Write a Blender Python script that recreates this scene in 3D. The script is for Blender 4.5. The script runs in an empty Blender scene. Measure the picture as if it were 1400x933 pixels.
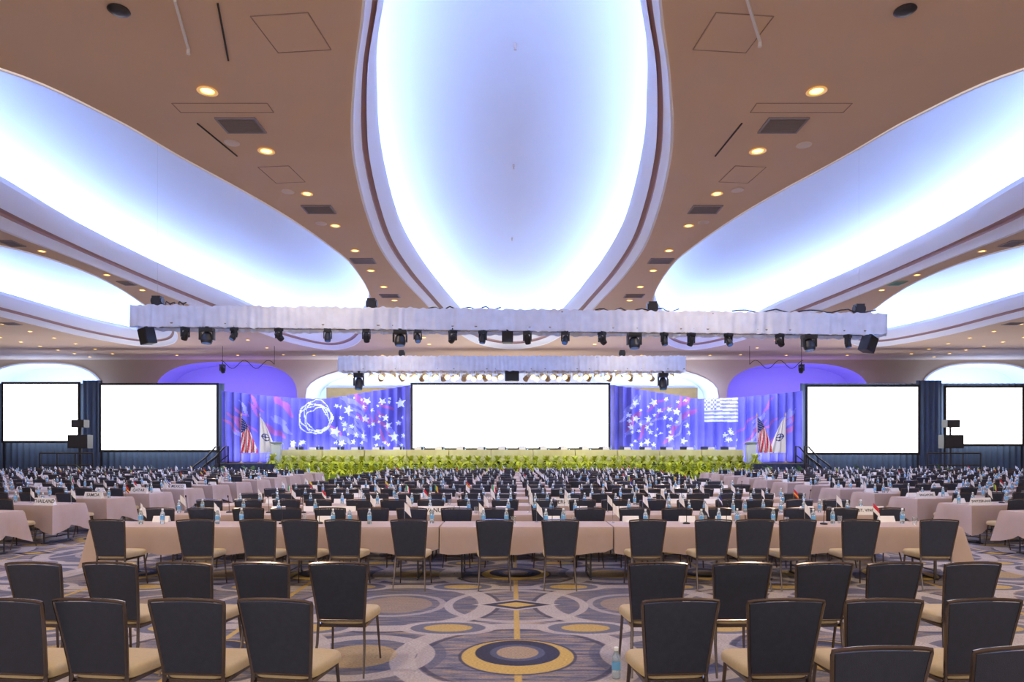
import bpy, math, random
from mathutils import Vector, Matrix
random.seed(7)
S=bpy.context.scene
COL=S.collection
H=8.0
S.view_settings.view_transform='Standard'
S.view_settings.exposure=.3

# ---------------------------------------------------------------- materials
def mat(name,col,rough=.6,metal=0.0,emit=None,es=0.0,var=0.0,vscale=6.0,trans=0.0,bump=0.0,bscale=40.0,spec=.5,sheen=0.0):
    m=bpy.data.materials.new(name); m.use_nodes=True
    nt=m.node_tree; b=nt.nodes['Principled BSDF']
    b.inputs['Base Color'].default_value=(*col,1)
    b.inputs['Roughness'].default_value=rough
    b.inputs['Metallic'].default_value=metal
    b.inputs['Specular IOR Level'].default_value=spec
    if trans: b.inputs['Transmission Weight'].default_value=trans
    if sheen: b.inputs['Sheen Weight'].default_value=sheen
    if emit:
        b.inputs['Emission Color'].default_value=(*emit,1); b.inputs['Emission Strength'].default_value=es
    if var or bump:
        tc=nt.nodes.new('ShaderNodeTexCoord')
        n=nt.nodes.new('ShaderNodeTexNoise'); n.inputs['Scale'].default_value=vscale; n.inputs['Detail'].default_value=4
        nt.links.new(tc.outputs['Object'],n.inputs['Vector'])
        if var:
            r=nt.nodes.new('ShaderNodeMapRange'); r.inputs['To Min'].default_value=1-var; r.inputs['To Max'].default_value=1+var
            nt.links.new(n.outputs['Fac'],r.inputs['Value'])
            mx=nt.nodes.new('ShaderNodeVectorMath'); mx.operation='SCALE'; mx.inputs[0].default_value=col
            nt.links.new(r.outputs['Result'],mx.inputs['Scale']); nt.links.new(mx.outputs['Vector'],b.inputs['Base Color'])
        if bump:
            n2=nt.nodes.new('ShaderNodeTexNoise'); n2.inputs['Scale'].default_value=bscale
            nt.links.new(tc.outputs['Object'],n2.inputs['Vector'])
            bp=nt.nodes.new('ShaderNodeBump'); bp.inputs['Strength'].default_value=bump; bp.inputs['Distance'].default_value=.01
            nt.links.new(n2.outputs['Fac'],bp.inputs['Height']); nt.links.new(bp.outputs['Normal'],b.inputs['Normal'])
    return m

M={}
M['ceil']=mat('ceiling_paint_tan',(.68,.485,.345),.85,var=.06,vscale=.6)
M['rim']=mat('cove_plaster_white',(.88,.88,.94),.7)
M['groove']=mat('cove_groove_mauve',(.48,.31,.30),.8)
M['vault']=mat('vault_plaster',(.84,.89,.97),.9)
M['led']=mat('led_strip',(1,1,1),emit=(.33,.50,1.0),es=50)
M['wall']=mat('wall_tan',(.52,.39,.30),.85,var=.05,vscale=.7)
M['niche_p']=mat('niche_violet',(.40,.34,.75),.8)
M['niche_w']=mat('niche_white',(.75,.80,.95),.8)
M['gold']=mat('gold_fabric_wall',(.20,.12,.03),.7,var=.2,vscale=3)
M['navy']=mat('chair_vinyl_navy',(.024,.030,.056),.5,var=.25,vscale=30,bump=.3,bscale=300)
M['seat']=mat('seat_fabric_gold',(.50,.39,.22),.75,var=.12,vscale=60,bump=.3,bscale=400)
M['frame']=mat('chair_frame_bronze',(.17,.14,.14),.2,metal=.85)
M['cloth']=mat('tablecloth_dusty_rose',(.45,.34,.30),.8,var=.07,vscale=5,sheen=.1)
M['ply']=mat('table_plywood',(.12,.08,.05),.6)
M['steel']=mat('steel_dark',(.08,.08,.09),.35,metal=.9)
M['black']=mat('black_plastic',(.012,.012,.016),.4)
M['blackg']=mat('black_grille',(.02,.02,.022),.6,var=.4,vscale=120)
M['lensb']=mat('lens_blue',(.05,.12,.4),.1,emit=(.15,.4,1),es=.15)
M['lensw']=mat('lens_warm',(1,.8,.5),.1,emit=(1,.62,.22),es=5)
M['parb']=mat('par_can_brass',(.55,.42,.24),.35,metal=.4)
M['chrome']=mat('chrome',(.7,.7,.72),.2,metal=1)
M['valance']=mat('valance_fabric',(.78,.83,.97),.75,var=.16,vscale=4,sheen=.3)
M['screen']=mat('screen_white',(1,1,1),emit=(1,1,1),es=3)
M['drape']=mat('drape_slate_blue',(.055,.085,.15),.85)
M['blued']=mat('drape_blue',(.17,.17,.56),.75,var=.6,vscale=.6)
M['gobo_w']=mat('drape_painted_gobo_white',(.60,.66,.94),.75,emit=(.6,.72,1),es=.36,var=.25,vscale=1.5)  # projected gobo light painted as colour and faint glow on drape faces
M['gobo_r']=mat('drape_painted_gobo_rose',(.48,.17,.38),.75,var=.45,vscale=1.2)
M['gobo_l']=mat('drape_painted_gobo_light_blue',(.34,.36,.80),.75,var=.3,vscale=1)
M['gobo_d']=mat('drape_painted_gobo_dark_blue',(.07,.06,.34),.75)
M['bottle']=mat('bottle_clear_plastic',(.72,.86,.95),.08,trans=.75)
M['label']=mat('bottle_label_blue',(.15,.42,.75),.4)
M['cap']=mat('bottle_cap_white',(.85,.9,.95),.4)
M['glass']=mat('drinking_glass',(.9,.95,1),.03,trans=.9)
M['card']=mat('card_white',(.85,.85,.88),.6)
M['ink']=mat('ink_black',(.01,.01,.015),.6)
M['green']=mat('fern_green',(.50,.56,.03),.55,var=.5,vscale=7)
M['green2']=mat('plant_dark_green',(.05,.15,.03),.55,var=.35,vscale=8)
M['pot']=mat('pot_black',(.03,.03,.03),.5)
M['yellow']=mat('head_table_cloth_ivory',(.66,.62,.30),.75,var=.1,vscale=3)
M['red']=mat('flag_red',(.62,.015,.04),.7)
M['white']=mat('flag_white',(.85,.85,.88),.7)
M['fblue']=mat('flag_blue',(.02,.035,.25),.7)
M['fyel']=mat('flag_yellow',(.8,.6,.05),.7)
M['fgrn']=mat('flag_green',(.03,.4,.12),.7)
M['brass']=mat('brass',(.7,.5,.18),.3,metal=1)
M['acryl']=mat('lectern_frosted_acrylic',(.75,.85,.8),.25,trans=.3)
M['dl']=mat('downlight_lamp',(1,.85,.6),emit=(1,.60,.12),es=5)
M['dlrim']=mat('downlight_trim_gold_glow',(.9,.62,.28),.4,emit=(1,.55,.15),es=.35)  # gold trim also given a faint amber glow, though it is no lamp
M['vent']=mat('vent_grille_grey',(.26,.22,.25),.5)
M['ventg']=mat('vent_grille_green',(.22,.42,.36),.5)
M['seam']=mat('hatch_seam_dark',(.34,.24,.19),.8)
M['deck']=mat('stage_deck_dark',(.05,.05,.07),.6)
M['skirt']=mat('stage_skirt_navy',(.03,.04,.09),.85)
M['moss']=mat('planter_moss_green',(.12,.18,.02),.9,var=.5,vscale=9)
M['offw']=mat('fixture_offwhite',(.75,.72,.72),.4)
M['spk']=mat('ceiling_speaker_beige',(.7,.58,.52),.5)

# ---------------------------------------------------------------- mesh builder
class MB:
    def __init__(s): s.v=[];s.f=[];s.m=[]
    def add(s,vs,fs,mi=0):
        o=len(s.v); s.v+= [tuple(p) for p in vs]
        for q in fs: s.f.append(tuple(i+o for i in q)); s.m.append(mi)
    def box(s,c,d,mi=0,R=None):
        x,y,z=d[0]/2,d[1]/2,d[2]/2
        vs=[Vector(p) for p in [(-x,-y,-z),(x,-y,-z),(x,y,-z),(-x,y,-z),(-x,-y,z),(x,-y,z),(x,y,z),(-x,y,z)]]
        if R is not None: vs=[R@p for p in vs]
        vs=[p+Vector(c) for p in vs]
        s.add(vs,[(0,3,2,1),(4,5,6,7),(0,1,5,4),(1,2,6,5),(2,3,7,6),(3,0,4,7)],mi)
    def cyl(s,p0,p1,r0,r1=None,n=10,mi=0,caps=True):
        if r1 is None: r1=r0
        p0=Vector(p0);p1=Vector(p1);d=(p1-p0).normalized()
        a=d.orthogonal().normalized();b=d.cross(a)
        vs=[];
        for p,r in((p0,r0),(p1,r1)):
            for i in range(n):
                t=2*math.pi*i/n; vs.append(p+a*math.cos(t)*r+b*math.sin(t)*r)
        fs=[(i,(i+1)%n,n+(i+1)%n,n+i) for i in range(n)]
        if caps: fs+= [tuple(range(n-1,-1,-1)),tuple(range(n,2*n))]
        s.add(vs,fs,mi)
    def tube(s,path,r,n=6,mi=0):
        P=[Vector(p) for p in path]; rs=r if isinstance(r,(list,tuple)) else [r]*len(P)
        vs=[];ref=None
        for i,p in enumerate(P):
            d=(P[min(i+1,len(P)-1)]-P[max(i-1,0)]).normalized()
            if ref is None: a=d.orthogonal().normalized()
            else: a=(ref-d*ref.dot(d)).normalized()
            ref=a;b=d.cross(a)
            for k in range(n):
                t=2*math.pi*k/n; vs.append(p+(a*math.cos(t)+b*math.sin(t))*rs[i])
        fs=[]
        for i in range(len(P)-1):
            for k in range(n):
                fs.append((i*n+k,i*n+(k+1)%n,(i+1)*n+(k+1)%n,(i+1)*n+k))
        fs+= [tuple(range(n-1,-1,-1)),tuple(range((len(P)-1)*n,len(P)*n))]
        s.add(vs,fs,mi)
    def loops(s,L,mi=0,cap0=True,cap1=True,closed=True):
        n=len(L[0]);vs=[p for l in L for p in l];fs=[]
        for i in range(len(L)-1):
            for k in range(n if closed else n-1):
                fs.append((i*n+k,i*n+(k+1)%n,(i+1)*n+(k+1)%n,(i+1)*n+k))
        if cap0: fs.append(tuple(range(n-1,-1,-1)))
        if cap1: fs.append(tuple(range((len(L)-1)*n,len(L)*n)))
        s.add(vs,fs,mi)
    def lathe(s,prof,n=10,mi=0,c=(0,0,0)):
        s.loops([[(c[0]+r*math.cos(2*math.pi*k/n),c[1]+r*math.sin(2*math.pi*k/n),c[2]+z) for k in range(n)] for r,z in prof],mi)
    def merge(s,o,Mx=None,mo=None):
        vs=o.v if Mx is None else [tuple(Mx@Vector(p)) for p in o.v]
        of=len(s.v); s.v+=vs
        for q,mi in zip(o.f,o.m):
            s.f.append(tuple(i+of for i in q)); s.m.append(mi if mo is None else mo[mi])
    def mesh(s,name,mats,smooth=False):
        me=bpy.data.meshes.new(name); me.from_pydata(s.v,[],s.f)
        for k in mats: me.materials.append(M[k] if isinstance(k,str) else k)
        me.polygons.foreach_set('material_index',s.m)
        if smooth:
            me.polygons.foreach_set('use_smooth',[True]*len(s.f))
            try: me.set_sharp_from_angle(angle=math.radians(38))
            except Exception: pass
        me.update(); return me

def ob(name,me,loc=(0,0,0),rot=(0,0,0),parent=None,sc=None,**pr):
    o=bpy.data.objects.new(name,me); o.location=loc; o.rotation_euler=rot
    if sc: o.scale=sc if isinstance(sc,(tuple,list)) else (sc,)*3
    if parent: o.parent=parent
    COL.objects.link(o)
    for k,v in pr.items(): o[k]=v
    return o
def thing(name,parts,loc=(0,0,0),rot=(0,0,0),sc=None,**pr):
    """empty at the base + parts; a part = (name, mesh, label or None, [sub-parts])"""
    e=ob(name,None,loc,rot,sc=sc,**pr); e.empty_display_size=.2
    for p in parts:
        c=ob(p[0],p[1],parent=e)
        if len(p)>2 and p[2]: c['label']=p[2]
        if len(p)>3:
            for q in p[3]:
                d=ob(q[0],q[1],parent=c)
                if len(q)>2 and q[2]: d['label']=q[2]
    return e
def rotz(a): return Matrix.Rotation(a,4,'Z')

# ---------------------------------------------------------------- floor with carpet
def carpet():
    m=bpy.data.materials.new('carpet_patterned'); m.use_nodes=True; nt=m.node_tree; N=nt.nodes; Lk=nt.links
    b=N['Principled BSDF']; b.inputs['Roughness'].default_value=.9; b.inputs['Specular IOR Level'].default_value=.2
    def mt(op,a,bb=None,c=None,clamp=False):
        n=N.new('ShaderNodeMath'); n.operation=op; n.use_clamp=clamp
        for i,x in enumerate((a,bb,c)):
            if x is None: continue
            if isinstance(x,(int,float)): n.inputs[i].default_value=x
            else: Lk.new(x,n.inputs[i])
        return n.outputs[0]
    tc=N.new('ShaderNodeTexCoord'); sp=N.new('ShaderNodeSeparateXYZ'); Lk.new(tc.outputs['Object'],sp.inputs[0])
    X,Y=sp.outputs[0],sp.outputs[1]
    PX,PY=2.84,4.0
    def cen(v,p,off):
        t=mt('FLOORED_MODULO',mt('ADD',mt('SUBTRACT',v,off),p/2),p)
        return mt('SUBTRACT',t,p/2)
    px=cen(X,PX,.05); py=cen(Y,PY,6.1)
    ax=mt('ABSOLUTE',px); ay=mt('ABSOLUTE',py)
    def dist(cx,cy,sx=1,sy=1):
        a=mt('MULTIPLY',mt('SUBTRACT',ax,cx),sx); c=mt('MULTIPLY',mt('SUBTRACT',ay,cy),sy)
        return mt('SQRT',mt('ADD',mt('MULTIPLY',a,a),mt('MULTIPLY',c,c)))
    def lt(d,r): return mt('MULTIPLY',mt('SUBTRACT',r+.006,d),80,clamp=True)
    def band(d,r,w): return lt(mt('ABSOLUTE',mt('SUBTRACT',d,r)),w)
    mp=N.new('ShaderNodeMapping'); mp.inputs['Scale'].default_value=(1.0,6,1); Lk.new(tc.outputs['Object'],mp.inputs[0])
    n1=N.new('ShaderNodeTexNoise'); n1.inputs['Scale'].default_value=3; n1.inputs['Detail'].default_value=6; Lk.new(mp.outputs[0],n1.inputs[0])
    cr=N.new('ShaderNodeValToRGB'); e=cr.color_ramp.elements
    e[0].position=.33; e[0].color=(.07,.08,.13,1); e[1].position=.68; e[1].color=(.36,.26,.17,1)
    q=e.new(.45); q.color=(.145,.145,.19,1); q=e.new(.55); q.color=(.24,.20,.20,1)
    Lk.new(n1.outputs['Fac'],cr.inputs[0]); cur=cr.outputs[0]
    def lay(mask,col,k=1.0):
        nonlocal cur
        if k<1: mask=mt('MULTIPLY',mask,k)
        mx=N.new('ShaderNodeMix'); mx.data_type='RGBA'; Lk.new(mask,mx.inputs[0]); Lk.new(cur,mx.inputs[6]); mx.inputs[7].default_value=(*col,1); cur=mx.outputs[2]
    gold=(.50,.34,.10); cream=(.44,.39,.37); dark=(.045,.045,.075); tan=(.34,.25,.16); slate=(.09,.10,.155)
    dA=dist(0,0); dB=dist(.71,.95,.72,1.25); dE=dist(1.42,0); dF=dist(1.42,2); dS=dist(0,2.0)
    lay(lt(dE,.78),slate,.6)
    lay(lt(dF,.95),slate,.5); lay(band(dF,1.08,.11),cream,.85); lay(band(dF,1.22,.025),dark,.7); lay(lt(dF,.42),tan,.6); lay(band(dF,.55,.04),cream,.6)
    lay(band(dA,1.02,.11),cream,.85); lay(band(dA,.87,.025),dark,.7)
    lay(band(dS,.80,.05),cream,.8)
    lay(band(dE,.60,.08),cream,.8); lay(lt(dE,.34),gold,.55)
    lay(lt(ax,.03),gold,.95)
    lay(lt(dB,.36),cream,.85); lay(lt(dB,.28),slate,.85); lay(lt(dB,.18),gold,.9)
    dia=mt('ADD',mt('MULTIPLY',ax,.55),mt('ABSOLUTE',mt('SUBTRACT',ay,2.0)))
    lay(lt(dia,.29),cream,.9); lay(lt(dia,.23),dark); lay(lt(dia,.13),gold)
    lay(lt(dA,.53),dark,.8); lay(lt(dA,.50),gold)
    dM=mt('SQRT',mt('ADD',mt('MULTIPLY',px,px),mt('MULTIPLY',mt('SUBTRACT',py,.10),mt('SUBTRACT',py,.10))))
    lay(lt(dM,.385),dark); lay(lt(dM,.25),slate); lay(lt(dM,.19),tan)
    n2=N.new('ShaderNodeTexNoise'); n2.inputs['Scale'].default_value=45; n2.inputs['Detail'].default_value=3; Lk.new(mp.outputs[0],n2.inputs[0])
    r=N.new('ShaderNodeMapRange'); r.inputs['From Min'].default_value=.3; r.inputs['From Max'].default_value=.7; r.inputs['To Min'].default_value=.5; r.inputs['To Max'].default_value=1.35; Lk.new(n2.outputs['Fac'],r.inputs[0])
    vm=N.new('ShaderNodeVectorMath'); vm.operation='SCALE'; Lk.new(cur,vm.inputs[0]); Lk.new(r.outputs[0],vm.inputs['Scale'])
    Lk.new(vm.outputs[0],b.inputs['Base Color'])
    return m
M['carpet']=carpet()
b=MB(); b.add([(-37,-3,0),(37,-3,0),(37,47,0),(-37,47,0)],[(0,1,2,3)])
ob('floor',b.mesh('floor',['carpet']),kind='structure')

# ---------------------------------------------------------------- ceiling with coves
def cr_loop(P,n=6):
    out=[];L=len(P)
    for i in range(L):
        p0,p1,p2,p3=[Vector(P[(i+k-1)%L]) for k in range(4)]
        for j in range(n):
            t=j/n
            out.append(.5*((2*p1)+(-p0+p2)*t+(2*p0-5*p1+4*p2-p3)*t*t+(-p0+3*p1-3*p2+p3)*t**3))
    return out
def filled(name,loops2d,mats):
    cu=bpy.data.curves.new(name,'CURVE'); cu.dimensions='2D'; cu.fill_mode='BOTH'
    for lp in loops2d:
        sp=cu.splines.new('POLY'); sp.points.add(len(lp)-1)
        for i,p in enumerate(lp): sp.points[i].co=(p[0],p[1],0,1)
        sp.use_cyclic_u=True
    o=bpy.data.objects.new(name,cu); COL.objects.link(o)
    dg=bpy.context.evaluated_depsgraph_get()
    me=bpy.data.meshes.new_from_object(o.evaluated_get(dg)); bpy.data.objects.remove(o)
    me.materials.clear()
    for k in mats: me.materials.append(M[k])
    return me
cen_o=[(0,3.0),(.9,5),(1.55,7.2),(2.05,9.35),(2.6,11.2),(3.12,13.2),(3.44,14.9),(3.8,17.7),(4.04,20.9),(3.97,24.5),(3.7,28.1),(3.4,32),(2.95,35.5),(1.9,40.0),(0,41.9)]
cen_i=[(0,3.6),(.65,5.6),(1.2,7.7),(1.72,9.6),(2.25,11.4),(2.64,13.4),(2.92,15.1),(3.2,17.8),(3.38,20.9),(3.30,24.3),(3.04,27.9),(2.7,31.5),(2.25,34.8),(1.3,38),(0,39.3)]
def sym(a): return a+[(-x,y) for x,y in reversed(a[1:-1])]
C0=(sym(cen_o),sym(cen_i))
l1=[(-10.2,9.9,-10.0,10.3),(-8.26,11.0,-8.4,11.2),(-7.42,12.6,-7.55,12.8),(-6.94,14.4,-7.05,14.5),(-6.34,16.4,-6.45,16.5),(-5.88,18.3,-6.0,18.4),(-5.51,20.6,-5.62,20.7),(-5.33,22.8,-5.45,22.9),(-5.6,26.8,-5.75,26.8),(-6.3,31,-6.5,30.9),(-7.7,36,-8.1,35.5),(-9.4,40.5,-9.6,38.8),(-11.3,42.2,-11.0,39.9),(-12.9,38.8,-12.1,36.5),(-13.4,33.5,-12.4,32),(-13.7,29,-12.8,28.5),(-13.9,25.6,-13.1,25),(-14.1,21.7,-13.2,21),(-14.3,18.6,-12.95,17.8),(-13.9,14.5,-12.6,14.3),(-12.3,11,-11.7,11.3)]
l2=[(-17,18.7,-17,19.1),(-15.6,20.3,-15.75,20.5),(-14.95,21.8,-15.1,21.9),(-14.75,23.7,-14.9,23.8),(-15.0,26.2,-15.1,26.2),(-15.85,29.8,-16,29.8),(-16.8,33,-17,33),(-17.8,36.3,-18.1,36),(-19.8,39.8,-19.8,38.5),(-22,40.8,-21.3,38.8),(-23.3,37.5,-22.1,36),(-23.6,33,-22.3,32),(-23.7,28,-22.3,27.5),(-22.5,23,-21.5,23),(-19.8,19.6,-19.5,20.2)]
def sp(l,s): return ([(s*a,b_) for a,b_,_,_ in l],[(s*a,b_) for _,_,a,b_ in l])
coves=[C0,sp(l1,1),sp(l1,-1),sp(l2,1),sp(l2,-1)]
holes=[]
for ci,(O,I) in enumerate(coves):
    o=cr_loop(O);i_=cr_loop(I);n=len(o)
    holes.append(o)
    area_=sum(i_[k].x*i_[(k+1)%n].y-i_[(k+1)%n].x*i_[k].y for k in range(n))
    sg=1 if area_>0 else -1
    def nrm(k):
        d=(i_[(k+1)%n]-i_[k-1]).normalized(); return Vector((d.y,-d.x))*sg
    def ring(t,z): return [(o[k].x*(1-t)+i_[k].x*t,o[k].y*(1-t)+i_[k].y*t,H+z) for k in range(n)]
    def offr(r,z): return [(i_[k].x+nrm(k).x*r,i_[k].y+nrm(k).y*r,H+z) for k in range(n)]
    b=MB()
    b.loops([ring(0,-.04),ring(.1,-.04),ring(.18,.06),ring(.38,.14)],0,False,False)
    b.loops([ring(.38,.14),ring(.40,.22),ring(.58,.26),ring(.60,.20)],1,False,False)
    b.loops([ring(.60,.20),ring(.75,.32),ring(.9,.46),ring(1,.6),offr(0,.74),offr(.04,.76),offr(.06,.64),offr(.50,.64)],0,False,False)
    ob('trim_%d'%(ci+1),b.mesh('trim_cove',['rim','groove'],True),kind='structure')
    # vault: edge contracts onto a spine segment so the dome stays smooth along its length
    ys=[p.y for p in i_]; y0,y1=min(ys),max(ys)
    def spine(y):
        yy=min(max(y,y0+(y1-y0)*.14),y1-(y1-y0)*.14)
        xs=[]
        for k in range(n):
            a_,b_=i_[k],i_[(k+1)%n]
            if (a_.y-yy)*(b_.y-yy)<=0 and abs(a_.y-b_.y)>1e-6: xs.append(a_.x+(b_.x-a_.x)*(yy-a_.y)/(b_.y-a_.y))
        return Vector(((min(xs)+max(xs))/2,yy)) if xs else Vector((i_[0].x,yy))
    sps=[spine(p.y) for p in i_]
    base=offr(.50,0);L=[]
    rise=1.9
    for a in (0,.02,.05,.1,.17,.26,.38,.52,.66,.78,.88,.95,.985,1.0):
        z=.62+rise*math.sqrt(1-(1-a)**2)
        L.append([(base[k][0]*(1-a)+sps[k].x*a,base[k][1]*(1-a)+sps[k].y*a,H+z) for k in range(n)])
    b=MB(); b.loops(L,0,False,False)
    ob('ceiling',b.mesh('ceiling_vault',['vault'],True),kind='structure')
    b=MB(); b.loops([offr(.10,.67),offr(.22,.67)],0,False,False)
    ob('led_cove_strip',b.mesh('led_cove_strip',['led']),category='cove light',label='pale blue LED strip light tucked behind the plaster cove lip')
me=filled('ceiling',[[(-37,-3),(37,-3),(37,47),(-37,47)]]+holes,['ceil'])
ob('ceiling',me,loc=(0,0,H),kind='structure')
# ---------------------------------------------------------------- walls
b=MB(); b.box((-37.1,22,4),(.2,50,8)); ob('wall_left',b.mesh('wall_left',['wall']),kind='structure')
b=MB(); b.box((37.1,22,4),(.2,50,8)); ob('wall_right',b.mesh('wall_right',['wall']),kind='structure')
def arch(x0,x1,zb,zt,k=.5,n=24):
    pts=[(x0,zb)]
    for i in range(n+1):
        t=math.pi*(1-i/n); pts.append(((x0+x1)/2+(x1-x0)/2*math.copysign(abs(math.cos(t))**k,math.cos(t)),zb+.6+(zt-zb-.6)*abs(math.sin(t))**.8))
    pts.append((x1,zb)); return pts
niches=[(-24.6,-14.8,4.9,7.85,'niche_p'),(14.8,24.6,4.9,7.75,'niche_p'),(-13.8,13.8,4.9,7.9,'niche_w'),(-36.5,-28.2,4.9,7.7,'niche_w'),(28.2,36.5,4.9,7.7,'niche_w')]
hl=[arch(a,c_,d,e_,.75) for a,c_,d,e_,_ in niches]
me=filled('wall_back',[[(-37,0),(37,0),(37,8),(-37,8)]]+hl,['wall'])
ob('wall_back',me,loc=(0,47,0),rot=(math.pi/2,0,0),kind='structure')
for i,((x0,x1,zb,zt,mk),lp) in enumerate(zip(niches,hl)):
    b=MB(); b.loops([[(p[0],47,p[1]) for p in lp],[(p[0]*1,49.2,p[1]) for p in lp]],0,False,True)
    if mk=='niche_w':
        b.loops([[(p[0],46.97,p[1]) for p in lp],[( (p[0]-(x0+x1)/2)*1.03+(x0+x1)/2,46.97,min(7.99,(p[1]-zb)*1.03+zb)) for p in lp]],1,False,False)
    ob('trim_%d'%(i+10),b.mesh('trim_niche',[mk,'rim'],True),kind='structure')
b=MB(); b.box((0,48.6,3.1),(26.4,.1,6.2)); ob('wall_gold',b.mesh('wall_gold',['gold']),kind='structure')

# ---------------------------------------------------------------- ceiling fittings
b=MB(); b.lathe([(.09,0),(.14,-.012),(.15,-.02),(.135,-.025),(.10,-.02),(.09,.0)],18,0); 
ring_me=b.mesh('downlight_trim',['dlrim'],True)
b=MB(); b.lathe([(.095,-.004),(.09,-.012),(.05,-.02)],14,0); lamp_me=b.mesh('downlight_lamp',['dl'],True)
dls=[]
for k in range(13):
    d=11.7+2.36*k
    for s in(-1,1):
        dls.append((s*(5.22 if k==0 else 5.06 if k==1 else 4.93 if k==2 else 4.86),d,1.15 if k<2 else .95))
for s in(-1,1):
    for d in(21.2,24.1,26.4,): dls.append((s*(14.6 if d<22 else 14.3),d,.8))
    for d in(29.5,32.5,35.5,38.5,41.5,44.5): dls.append((s*14.9,d,.8))
    for k in range(7): dls.append((s*(24.9+.15*k),31.5+2.1*k,.8)); dls.append((s*(28.2),36+1.6*k,.8))
    for x in(8.5,13,18,22): dls.append((s*x,44.8,.8))
for x,y,sc in dls:
    thing('recessed_downlight',[('trim_ring',ring_me),('lamp',lamp_me)],(x,y,H-.001),sc=sc,category='ceiling light',label='round recessed ceiling downlight glowing warm amber',group='recessed ceiling downlights')
def vent(col):
    b=MB(); 
    for s in(-1,1): b.box((s*.36,0,-.01),(.04,.6,.03)); b.box((0,s*.28,-.01),(.68,.04,.03))
    for i in range(11): b.box((0,-.24+i*.048,-.008),(.68,.03,.012),0,Matrix.Rotation(.5,3,'X'))
    b.box((0,0,.0),(.7,.56,.004),1)
    return b.mesh('air_vent',[col,'seam'])
v1=vent('vent');v2=vent('ventg')
for s in(-1,1):
    for d,x in((12.95,5.14),(17.5,4.95),(22.3,4.86),(27.4,4.9),(20.4,14.95),(25.3,14.28),(33.5,24.6),(36,29)):
        ob('air_vent',v2 if (s>0 and d==25.3) else v1,(s*x,d,H-.005),sc=(.6 if 14<x<15 else 1,1,1),category='ceiling vent',group='ceiling air vents',
           label='greenish metal ceiling vent grille' if (s>0 and d==25.3) else 'grey metal louvred ceiling vent grille')
def hatch(w,d):
    b=MB(); t=.012
    for s in(-1,1): b.box((s*w/2,0,-.003),(t,d,.008),1); b.box((0,s*d/2,-.003),(w,t,.008),1)
    b.box((0,0,-.002),(w-.03,d-.03,.006),0)
    return b.mesh('access_hatch',['ceil','seam'])
h1=hatch(.85,.9);h2=hatch(1.7,.33);h3=hatch(.7,.9)
for s in(-1,1):
    ob('access_hatch',h1,(s*3.25,10.1,H-.002),(0,0,s*.1),category='ceiling hatch',label='square ceiling access hatch with dark seam')
    ob('access_hatch',h2,(s*5.2,12.3,H-.002),category='ceiling hatch',label='long narrow ceiling access panel')
    ob('access_hatch',h3,(s*5.15,15.3,H-.002),(0,0,s*.1),category='ceiling hatch',label='square ceiling access hatch with dark seam')
b=MB(); b.box((0,0,-.005),(.025,1.45,.02)); sl=b.mesh('ceiling_slot',['ink'])
for x,y,a in((-5.85,13.6,-.12),(4.3,13.6,.05),(-4.27,10.1,.3)):
    ob('ceiling_slot',sl,(x,y,H-.004),(0,0,a),category='ceiling slot',label='thin dark linear slot in the tan ceiling')
b=MB(); b.box((0,0,-.03),(.035,1.25,.05)); b.cyl((0,.55,-.055),(0,.55,-.12),.025,.03); tr=b.mesh('track_bar',['offw'])
for x,y,a in((-4.78,9.9,.3),(3.45,9.75,-.5)):
    ob('light_track',tr,(x,y,H),(0,0,a),category='light track',label='white linear light track fixed to the ceiling')
b=MB(); b.lathe([(.14,0),(.15,-.02),(.11,-.05),(.04,-.06)],20); dk=b.mesh('dark_downlight',['steel'],True)
for x in(-5.5,5.5): ob('recessed_downlight',dk,(x,9.55,H),category='ceiling light',label='unlit dark round recessed ceiling downlight')
b=MB(); b.lathe([(.15,0),(.15,-.015),(.12,-.025),(.03,-.03)],20); sm=b.mesh('ceiling_speaker',['spk'],True)
for x,y in((-5.62,13.7),(-5.35,16.3),(-5.2,18.6),(5.9,13.8),(5.35,16.2),(5.2,18.5)):
    ob('ceiling_speaker',sm,(x,y,H),category='ceiling speaker',label='round beige ceiling speaker disc')
b=MB(); b.lathe([(.05,.12),(.05,-.02),(.02,-.05),(.02,-.09),(.05,-.1)],12); spr=b.mesh('ceiling_sprinkler',['spk'],True)
for x,y in((.07,14.6),(.05,20.8),(.0,28.0)):
    ob('ceiling_sprinkler',spr,(x,y,H+2.46),sc=.7,category='sprinkler',label='small beige sprinkler head on the glowing vault')

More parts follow.
